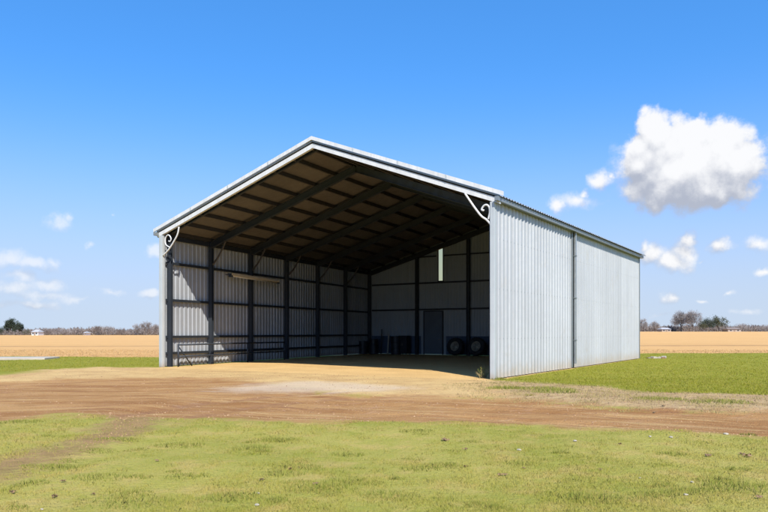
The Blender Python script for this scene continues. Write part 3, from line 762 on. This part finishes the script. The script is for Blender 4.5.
# dry weed by the right post
q = gnd(483, 378.2)
wd = empty('dry_weed', (q[0], q[1], 0)); tag(wd, 'dry straw coloured weed sprouting beside the right front post', 'weed')
mb = MB()
for k in range(46):
    a = random.uniform(0, 6.28); l = random.uniform(.02, .20); h_ = random.uniform(.12, .5)*(1-l*2); r0 = random.uniform(0, .1)
    mb.tube([(math.cos(a)*r0, math.sin(a)*r0, -.02), (math.cos(a)*(r0+l*.4), math.sin(a)*(r0+l*.4), h_*.6), (math.cos(a)*(r0+l), math.sin(a)*(r0+l), h_)], [.008, .006, .002], 4, False)
mb.build('stems', blade_mat('weed_straw', 'dry'), wd)
mb = MB()
for k in range(90):
    a = random.uniform(0, 6.28); r0 = random.uniform(.0, .22); z = random.uniform(.03, .34)
    p = Vector((math.cos(a)*r0, math.sin(a)*r0, z)); d = Vector((random.uniform(-1, 1), random.uniform(-1, 1), random.uniform(0, 1))).normalized()*.06; e = d.orthogonal().normalized()*.012
    mb.add([p-e, p+e, p+d], [(0, 1, 2)])
mb.build('leaves', blade_mat('weed_leaf', 'tuft'), wd)
# dead leaf clumps and stones on the grass
def clump(px, py, r, mat, name, lbl, cat, grp):
    gx, gy = gnd(px, py); z = float(hgt(gx, gy)); mb = MB()
    if cat == 'leaves':
        for k in range(14):
            a = random.uniform(0, 6.28); q = random.uniform(0, r); p = Vector((math.cos(a)*q*1.5, math.sin(a)*q, random.uniform(.01, r*.5)))
            d = Vector((random.uniform(-1, 1), random.uniform(-1, 1), random.uniform(-.3, .8))).normalized()*r*.7; e = d.cross(Vector((random.random(), random.random(), 1))).normalized()*r*.32
            f_ = d.cross(e).normalized()*r*.08
            mb.add([p-d, p+e+f_, p+d, p-e+f_, p-f_], [(0, 1, 4), (1, 2, 4), (2, 3, 4), (3, 0, 4)])
    else:
        n = 9
        for i in range(4):
            for k in range(n):
                a = 2*math.pi*k/n; s = (1., 1.08, .8, .35)[i]*r*random.uniform(.8, 1.15); mb.v.append((math.cos(a)*s*1.2, math.sin(a)*s, (-.3, .2, .5, .68)[i]*r*.8))
        for i in range(3):
            for k in range(n): mb.f.append((i*n+k, i*n+(k+1) % n, (i+1)*n+(k+1) % n, (i+1)*n+k))
        mb.f.append(tuple(3*n+k for k in range(n)))
    o = mb.build(name, mat, None, loc=(gx, gy, z+.01), rot=(0, 0, random.uniform(0, 6)))
    tag(o, lbl, cat, grp)
for px, py, r in [(445, 441, .08), (748, 457, .07), (742, 455, .05), (708, 457, .06), (465, 450, .04), (466, 468, .035), (500, 476, .035), (12, 493, .05), (54, 497, .05), (62, 483, .04), (93, 494, .03), (157, 462, .04), (316, 486, .04), (524, 469, .03),
                  (290, 471, .04), (262, 482, .04), (760, 500, .05), (600, 470, .03), (664, 408, .06), (654, 411, .05), (620, 446, .04), (505, 476, .04)]:
    clump(px, py, r*.62, M['clod'], 'dead_leaves', 'small brown curled dead leaves lying on the short grass', 'leaves', 'dead leaves scattered on the grass')
for px, py, r in [(519, 450, .05), (575, 442, .05), (726, 436, .06), (686, 496, .035), (692, 483, .03), (257, 505, .04), (640, 478, .02), (671, 439, .05), (650, 438, .04), (42, 508, .025), (258, 494, .03)]:
    clump(px, py, r*.5, M['stone'], 'pale_stone', 'small pale stone lying on the short grass', 'stone', 'pale stones scattered on the grass')

# ------------------------------------------------------------------ far trees, woods and houses
def tree_bare(name, px0, px1, pytop, Y, lbl, grp, mat='twig', seed=0, dens=1.0, leafy=None, flat=1.0):
    rnd = np.random.default_rng(seed+100); cx = (px0+px1)/2
    base = at(cx, Y); base.z = float(hgt(base.x, base.y)); Wd = (px1-px0)/F*Y/2; H = CAMH+(HOR-pytop)/F*Y-base.z
    root = empty(name, base); tag(root, lbl, 'tree', grp)
    trk = MB(); rt = H*.022; tips = []
    trk.tube([(0, 0, -.3), (.1, 0, H*.15), (.0, .1, H*.35), (.1, 0, H*.6)], [rt*1.3, rt, rt*.75, rt*.3], 7, False)
    for k in range(11):
        a = rnd.uniform(0, 6.28); z0 = H*rnd.uniform(.14, .5); l = rnd.uniform(.5, .95)
        p1 = Vector((math.cos(a)*Wd*.4*l, math.sin(a)*Wd*.4*l, z0+H*.16)); p2 = Vector((math.cos(a)*Wd*.75*l, math.sin(a)*Wd*.75*l, min(H*.9, z0+H*.38*rnd.uniform(.6, 1.1))))
        trk.tube([(0, 0, z0), p1, p2], [rt*.45, rt*.3, rt*.12], 5, False); tips += [p1, p2, p1.lerp(p2, .5)]
    trk.build('trunk', M['bark'], root)
    n = int((2600 if leafy is None else 3400)*dens)
    # crown: many twigs (or leaf sprays) gathered into uneven clumps
    nc = 34; cl = []
    for k in range(nc):
        a = rnd.uniform(0, 6.28); e = rnd.uniform(-.8, 1.0); rr_ = rnd.uniform(.35, .92)
        ce = math.sqrt(max(0, 1-e*e*.9))
        cl.append((math.cos(a)*Wd*rr_*ce, math.sin(a)*Wd*rr_*ce, H*(.54+.40*e*rr_*flat), rnd.uniform(.14, .28)))
    cl = np.array(cl); idx = rnd.integers(0, nc, n)
    S = Wd*.9+H*.15
    pos = cl[idx, :3]+rnd.normal(0, 1, (n, 3))*(cl[idx, 3]*S*.55)[:, None]
    pos[:, 2] = np.clip(pos[:, 2], H*.10, H*1.02)
    if leafy is None:
        d = pos-np.array([0, 0, H*.3]); d /= np.linalg.norm(d, axis=1)[:, None]+1e-6; d = d+rnd.normal(0, .5, (n, 3)); d /= np.linalg.norm(d, axis=1)[:, None]
        L = rnd.uniform(.5, 1.3, n)*H*.08; w = rnd.uniform(.03, .075, n)
    else:
        d = rnd.normal(0, 1, (n, 3)); d /= np.linalg.norm(d, axis=1)[:, None]; L = rnd.uniform(.35, .8, n)*H*.055; w = L*.55
    e = np.cross(d, rnd.normal(0, 1, (n, 3))); e /= np.linalg.norm(e, axis=1)[:, None]+1e-6
    V = np.stack([pos-e*w[:, None], pos+e*w[:, None], pos+d*L[:, None]], 1).reshape(-1, 3)
    o = mesh_np('crown', V, np.arange(3*n).reshape(-1, 3), M[leafy] if leafy else M[mat], 3); o.parent = root
    return root
TY = 365.
G1 = 'trees beyond the left end of the field'; G2 = 'trees beyond the right end of the field'
tree_bare('evergreen_tree', 4, 16, 316.3, TY-6, 'tallest dark evergreen tree at the far left field edge', G1, leafy='ever', seed=1, dens=1.5)
tree_bare('evergreen_tree', 14, 24, 320, TY-9, 'second dark evergreen tree right of the tallest at far left', G1, leafy='ever', seed=2)
tree_bare('evergreen_tree', -6, 6, 326.5, TY-8, 'low dark evergreen tree cut by the left picture edge', G1, leafy='ever', seed=3)
tree_bare('evergreen_tree', -22, -6, 322, TY, 'low dark evergreen tree cut by the left picture edge', G1, leafy='ever', seed=33)
tree_bare('broadleaf_tree', 22, 32, 329, TY, 'low olive tree between evergreens and the white house', G1, leafy='olive', seed=4, dens=.6)
for k, (a, c, t_, lb) in enumerate([(41, 54, 328.3, 'low bare tree just right of the small white house'), (58, 72, 328.6, 'broad low bare tree left of the pale dot in the wood'),
        (92, 104, 324.8, 'bare tree forming the left half of the twin crowns'), (102, 114, 324.2, 'bare tree forming the right half of the twin crowns'),
        (116, 128, 328, 'low brown bare tree right of the twin crowns'), (132, 143, 324, 'medium bare tree left of the tall one near the shed'),
        (139, 152, 320.8, 'tallest bare tree left of the shed'), (149, 161, 322.5, 'bare tree touching the left shed post in the view')]):
    tree_bare('bare_tree', a, c, t_, TY-4+k % 3*4, lb, G1, mat='twig' if k % 2 else 'twig_brown', seed=10+k, dens=.8)
for k, (a, c, t_, lb) in enumerate([(637, 650, 317, 'thin bare tree beside the right shed corner'), (649, 660, 320.5, 'smaller bare tree left of the low pale house'),
        (672, 690, 312.5, 'left part of the big round grey bare tree pair'), (683, 702, 311.8, 'right part of the big round grey bare tree pair'),
        (733, 752, 324, 'low bare tree behind the long low house'), (756, 775, 325, 'low bare tree at the right picture edge')]):
    tree_bare('bare_tree', a, c, t_-(1.2 if 1 < k < 4 else 0), TY-4+k % 3*4, lb, G2, mat='twig', seed=30+k, dens=2.6 if 1 < k < 4 else .9)
tree_bare('oak_tree', 700, 716, 316.8, TY-12, 'dark green evergreen oak beside the big grey bare trees', G2, leafy='ever', seed=50, dens=.9)
tree_bare('oak_tree', 708, 729, 314.8, TY-6, 'rounded dark olive oak right of the darker oak', G2, leafy='olive', seed=51, dens=1.1)
tree_bare('oak_tree', 698, 708, 321, TY-14, 'small olive tree in front of the bare trees and oak', G2, leafy='olive', seed=52, dens=.6)

def woodland(name, px0, px1, prof, Y, lbl, mat, n, seed, depth=30):
    rnd = np.random.default_rng(seed); px = rnd.uniform(px0, px1, n)
    y = Y+rnd.uniform(0, depth, n); x = (px-384)/F*y; z0 = hgt(x, y)
    top = np.interp(px, [p[0] for p in prof], [p[1] for p in prof])
    H = CAMH+(HOR-top)/F*y-z0; H = H*(.80+.20*np.sin(px*1.9+np.sin(px*.7)*2)*np.sin(px*.83))
    pz = z0+H*rnd.beta(1.4, 1.15, n)
    k_ = rnd.uniform(0, 1, n) < .25; pz = np.where(k_, z0+H*rnd.uniform(0, .35, n), pz)
    pos = np.stack([x, y, pz], 1); d = rnd.normal(0, .45, (n, 3))+np.array([0, 0, 1.]); d /= np.linalg.norm(d, axis=1)[:, None]
    L = rnd.uniform(.5, 1.5, n); w = rnd.uniform(.05, .22, n); e = np.cross(d, rnd.normal(0, 1, (n, 3))); e /= np.linalg.norm(e, axis=1)[:, None]+1e-6
    V = np.stack([pos-e*w[:, None], pos+e*w[:, None], pos+d*L[:, None]], 1).reshape(-1, 3)
    o = mesh_np(name, V, np.arange(3*n).reshape(-1, 3), M[mat], 3)
    tag(o, lbl, 'woodland', kind='stuff')
woodland('distant_wood', -60, 230, [(-60, 329), (20, 330), (45, 328.5), (85, 328), (105, 326.5), (120, 330), (135, 329.5), (160, 326), (230, 326)], TY+8, 'brown leafless distant wood along the left horizon', 'twig_brown', 46000, 5)
woodland('distant_wood', 600, 860, [(600, 325), (650, 326.5), (670, 326), (700, 325), (725, 325.5), (736, 327), (742, 324.5), (760, 326), (860, 326)], TY+8, 'brown leafless distant wood along the right horizon', 'twig_brown', 42000, 6)

def house(px0, px1, ytop, Y, lbl, rf, grp=None, wallm='housewall'):
    base = at((px0+px1)/2, Y); base.z = float(hgt(base.x, base.y))-.05; w = (px1-px0)/F*Y; h = CAMH+(HOR-ytop)/F*Y-base.z
    root = empty('farmhouse', base); tag(root, lbl, 'house', 'small houses along the horizon')
    eh = h*.58; MB().abox(-w/2, 0, 0, w/2, 6, eh).build('wall', M[wallm], root)
    r_ = MB(); vs = [(-w/2-.3, -.4, eh+.01), (w/2+.3, -.4, eh+.01), (w/2+.3, 6.4, eh+.01), (-w/2-.3, 6.4, eh+.01), (-w/2+.6, 3, h), (w/2-.6, 3, h)]
    r_.add(vs, [(0, 1, 5, 4), (2, 3, 4, 5), (0, 4, 3), (1, 2, 5), (0, 3, 2, 1)]).build('roof', M[rf], root)
    for k in (-.28, .28): MB().abox(w*k-.4, -.04, eh*.35, w*k+.4, .02, eh*.8).build('window', M['glassdark'], root)
    MB().abox(-.4, -.05, 0, .4, .02, eh*.8).build('door', M['houseroof'], root)
house(31.5, 38, 329.5, TY-12, 'small white house right of the dark evergreens', 'palerf')
house(662, 671, 327.6, TY-12, 'low pale house left of the big grey bare trees', 'palerf', wallm='tanwall')
house(728, 741, 327.6, TY-12, 'long low brown-roofed house right of the oaks', 'houseroof', wallm='tanwall')
house(83.6, 85.6, 331.2, TY-12, 'tiny white shed in front of the left wood', 'palerf')

# ------------------------------------------------------------------ sun, sky, clouds
AZ = math.radians(180-15); EL = math.radians(44.)      # azimuth clockwise from +Y
sd = Vector((math.sin(AZ)*math.cos(EL), math.cos(AZ)*math.cos(EL), math.sin(EL)))
sun = bpy.data.lights.new('Sun', 'SUN'); sun.energy = 4.0; sun.angle = math.radians(.53); sun.color = (1, .955, .88)
so = bpy.data.objects.new('Sun', sun); COL.objects.link(so); so.rotation_euler = (-sd).to_track_quat('-Z', 'Y').to_euler(); so.location = (0, 0, 50)
w = bpy.data.worlds.new('World'); SC.world = w; w.use_nodes = True
nt = NT(w.node_tree)
for n in list(w.node_tree.nodes): w.node_tree.nodes.remove(n)
out = nt.n('ShaderNodeOutputWorld')
sky = nt.n('ShaderNodeTexSky', sky_type='NISHITA'); sky.sun_disc = False; sky.sun_elevation = EL; sky.sun_rotation = AZ
sky.altitude = 0; sky.air_density = 1.0; sky.dust_density = .1; sky.ozone_density = 2.0
bg = nt.n('ShaderNodeBackground'); bg.inputs[1].default_value = .11
dirv = nt.v('NORMALIZE', nt.n('ShaderNodeTexCoord').outputs['Generated'])
nt.link(nt.v('NORMALIZE', nt.v('ADD', dirv, (0, 0, .22))), sky.inputs[0])
hs = nt.n('ShaderNodeHueSaturation'); hs.inputs['Saturation'].default_value = 1.33; hs.inputs['Value'].default_value = 1.64; hs.inputs['Hue'].default_value = .503; nt.link(sky.outputs[0], hs.inputs['Color']); nt.link(hs.outputs[0], bg.inputs[0])
# clouds: each a heap of soft lobes at its own bearing and elevation, broken up by noise
BL_ = []
def lobe(px, py, rx, ry, w=1.): BL_.append((math.atan((px-384)/F), math.atan((HOR-py)/F*math.cos(math.atan((px-384)/F))), rx/F*.86, ry/F*.95, w))
for a in [(655, 136, 22, 26, 1.15), (692, 143, 30, 24, 1.15), (722, 145, 28, 26, 1.15), (640, 162, 32, 26, 1.15), (690, 168, 66, 38, 1.35), (735, 163, 24, 26, 1.1), (668, 188, 44, 24, 1.15), (708, 190, 42, 22, 1.15),
          (601, 182, 22, 14, .85), (610, 176, 9, 7, .7), (574, 200, 32, 15, .85), (586, 193, 12, 9, .8), (556, 205, 18, 12, .8), (653, 255, 20, 16, .95), (672, 263, 28, 16, .95), (690, 240, 12, 12, .9), (684, 254, 18, 20, .95), (645, 248, 9, 12, .8),
          (720, 247, 18, 9, .85), (760, 245, 20, 12, .9), (767, 271, 12, 6, .8), (731, 293, 16, 5, .7), (670, 299, 13, 10, .8), (700, 300, 14, 5, .5),
          (58, 225, 24, 14, .72), (66, 220, 12, 9, .7), (90, 243, 12, 8, .5), (26, 266, 52, 13, .75), (6, 260, 28, 15, .8), (52, 263, 18, 10, .6), (45, 286, 32, 12, .75), (6, 290, 48, 11, .75), (20, 278, 60, 16, .55), (40, 296, 80, 12, .5), (112, 293, 50, 9, .5), (150, 295, 20, 8, .75), (158, 252, 11, 10, .85), (30, 306, 80, 10, .55), (80, 300, 50, 9, .5), (110, 213, 8, 6, .35), (700, 262, 14, 6, .35), (748, 310, 44, 9, .38), (660, 315, 34, 8, .35)]: lobe(*a)
grp = bpy.data.node_groups.new('cloud_field', 'ShaderNodeTree')
grp.interface.new_socket('Dir', in_out='INPUT', socket_type='NodeSocketVector'); grp.interface.new_socket('Ang', in_out='INPUT', socket_type='NodeSocketVector')
grp.interface.new_socket('Val', in_out='OUTPUT', socket_type='NodeSocketFloat')
g = NT(grp); gi = g.n('NodeGroupInput'); go = g.n('NodeGroupOutput')
wn = g.v('SUBTRACT', g.noise(gi.outputs[0], 22., 5, .6, color=True), (.5, .5, .5))
ang = g.v('ADD', gi.outputs[1], g.v('MULTIPLY', wn, (.038, .030, 0)))
f = None
for a, e, rx, ry, wt in BL_:
    d = g.v('LENGTH', g.v('MULTIPLY', g.v('SUBTRACT', ang, (a, e, 0)), (1/rx, 1/ry, 0)))
    v = g.m('MULTIPLY_ADD', d, -1., wt)
    f = v if f is None else (lambda nd: nd)(g.m('SMOOTH_MAX', f, v, .12))
puff = g.n('ShaderNodeTexVoronoi', feature='SMOOTH_F1'); g.link(g.v('ADD', gi.outputs[0], g.v('MULTIPLY', wn, (.03, .03, .03))), puff.inputs['Vector']); puff.inputs['Scale'].default_value = 42.
if 'Smoothness' in puff.inputs: puff.inputs['Smoothness'].default_value = .35
f = g.m('ADD', f, g.m('MULTIPLY', g.m('SUBTRACT', .5, puff.outputs['Distance']), .5))
f = g.m('ADD', f, g.m('MULTIPLY', g.m('SUBTRACT', g.noise(gi.outputs[0], 42., 8, .64), .5), .85))
g.link(f, go.inputs[0])
sp = nt.n('ShaderNodeSeparateXYZ'); nt.link(dirv, sp.inputs[0])
azn = nt.m('ARCTAN2', sp.outputs[0], sp.outputs[1]); eln = nt.m('ARCSINE', sp.outputs[2])
cmb = nt.n('ShaderNodeCombineXYZ'); nt.link(azn, cmb.inputs[0]); nt.link(eln, cmb.inputs[1])
def field(off):
    gg = nt.n('ShaderNodeGroup', node_tree=grp)
    nt.link(nt.v('ADD', dirv, (off[0], 0, off[1])), gg.inputs[0]); nt.link(nt.v('ADD', cmb.outputs[0], (off[0], off[1], 0)), gg.inputs[1])
    return gg.outputs[0]
f0 = field((0, 0)); f1 = field((.003, .014)); f2 = field((.008, .060))
dens = nt.m('MULTIPLY', nt.ss(f0, -.02, nt.ss(nt.m('MULTIPLY', azn, 1.), .3, .34, .75, nt.ss(eln, .13, .17, .85, .40))), nt.ss(azn, -.25, .1, .62, 1.))
# shade: top and sun side bright, undersides slate
df_ = nt.m('ADD', nt.m('MULTIPLY', nt.m('SUBTRACT', f0, f1), 1.3), nt.m('MULTIPLY', nt.m('SUBTRACT', nt.m('MAXIMUM', f0, 0), nt.m('MAXIMUM', f2, -.6)), .95))
shade = nt.ss(nt.m('ADD', df_, nt.m('MULTIPLY', nt.m('SUBTRACT', nt.noise(dirv, 30., 6, .62), .5), 1.5)), -.95, 1.45)
cc_ = nt.mix(shade, (.27, .29, .345, 1), (.575, .575, .58, 1))
# thin hazy veil low in the sky
veil = nt.m('MULTIPLY', nt.ss(nt.noise(nt.v('MULTIPLY', dirv, (1., 1., 5.)), 3.2, 6, .6), .45, .75), nt.ss(eln, .02, .16, .35, .0))
veil = nt.m('MULTIPLY', veil, nt.ss(azn, -.45, -.15, 1.9, 1.))
hz = nt.m('POWER', nt.ss(eln, .0, .40, 1., .0), 1.7)
veil = nt.m('MAXIMUM', nt.m('MULTIPLY', hz, .92), nt.m('MINIMUM', veil, .85))
cb_ = nt.n('ShaderNodeBackground'); nt.link(cc_, cb_.inputs[0]); cb_.inputs[1].default_value = 1.
vb = nt.n('ShaderNodeBackground'); vb.inputs[0].default_value = (.355, .40, .46, 1); vb.inputs[1].default_value = 1.
m1 = nt.n('ShaderNodeMixShader'); nt.link(veil, m1.inputs[0]); nt.link(bg.outputs[0], m1.inputs[1]); nt.link(vb.outputs[0], m1.inputs[2])
m2 = nt.n('ShaderNodeMixShader'); nt.link(nt.m('MULTIPLY', dens, .97), m2.inputs[0]); nt.link(m1.outputs[0], m2.inputs[1]); nt.link(cb_.outputs[0], m2.inputs[2])
nt.link(m2.outputs[0], out.inputs[0])
w.cycles.sampling_method = 'MANUAL'; w.cycles.sample_map_resolution = 512

# ------------------------------------------------------------------ camera and render settings
cam = bpy.data.cameras.new('Camera'); co = bpy.data.objects.new('Camera', cam); COL.objects.link(co)
co.location = (0, 0, CAMH); co.rotation_euler = (math.radians(90), 0, 0)
cam.sensor_width = 36; cam.lens = 36*F/768; cam.shift_y = (HOR-256)/768; cam.clip_end = 8000; cam.clip_start = .1
SC.camera = co
SC.view_settings.view_transform = 'Standard'; SC.view_settings.look = 'None'; SC.view_settings.gamma = 1; SC.view_settings.exposure = .78
SC.view_settings.use_curve_mapping = False
SC.render.engine = 'CYCLES'
SC.cycles.use_denoising = True
SC.cycles.max_bounces = 6; SC.cycles.diffuse_bounces = 4; SC.cycles.transparent_max_bounces = 8
SC.cycles.caustics_reflective = False; SC.cycles.caustics_refractive = False
SC.render.film_transparent = False
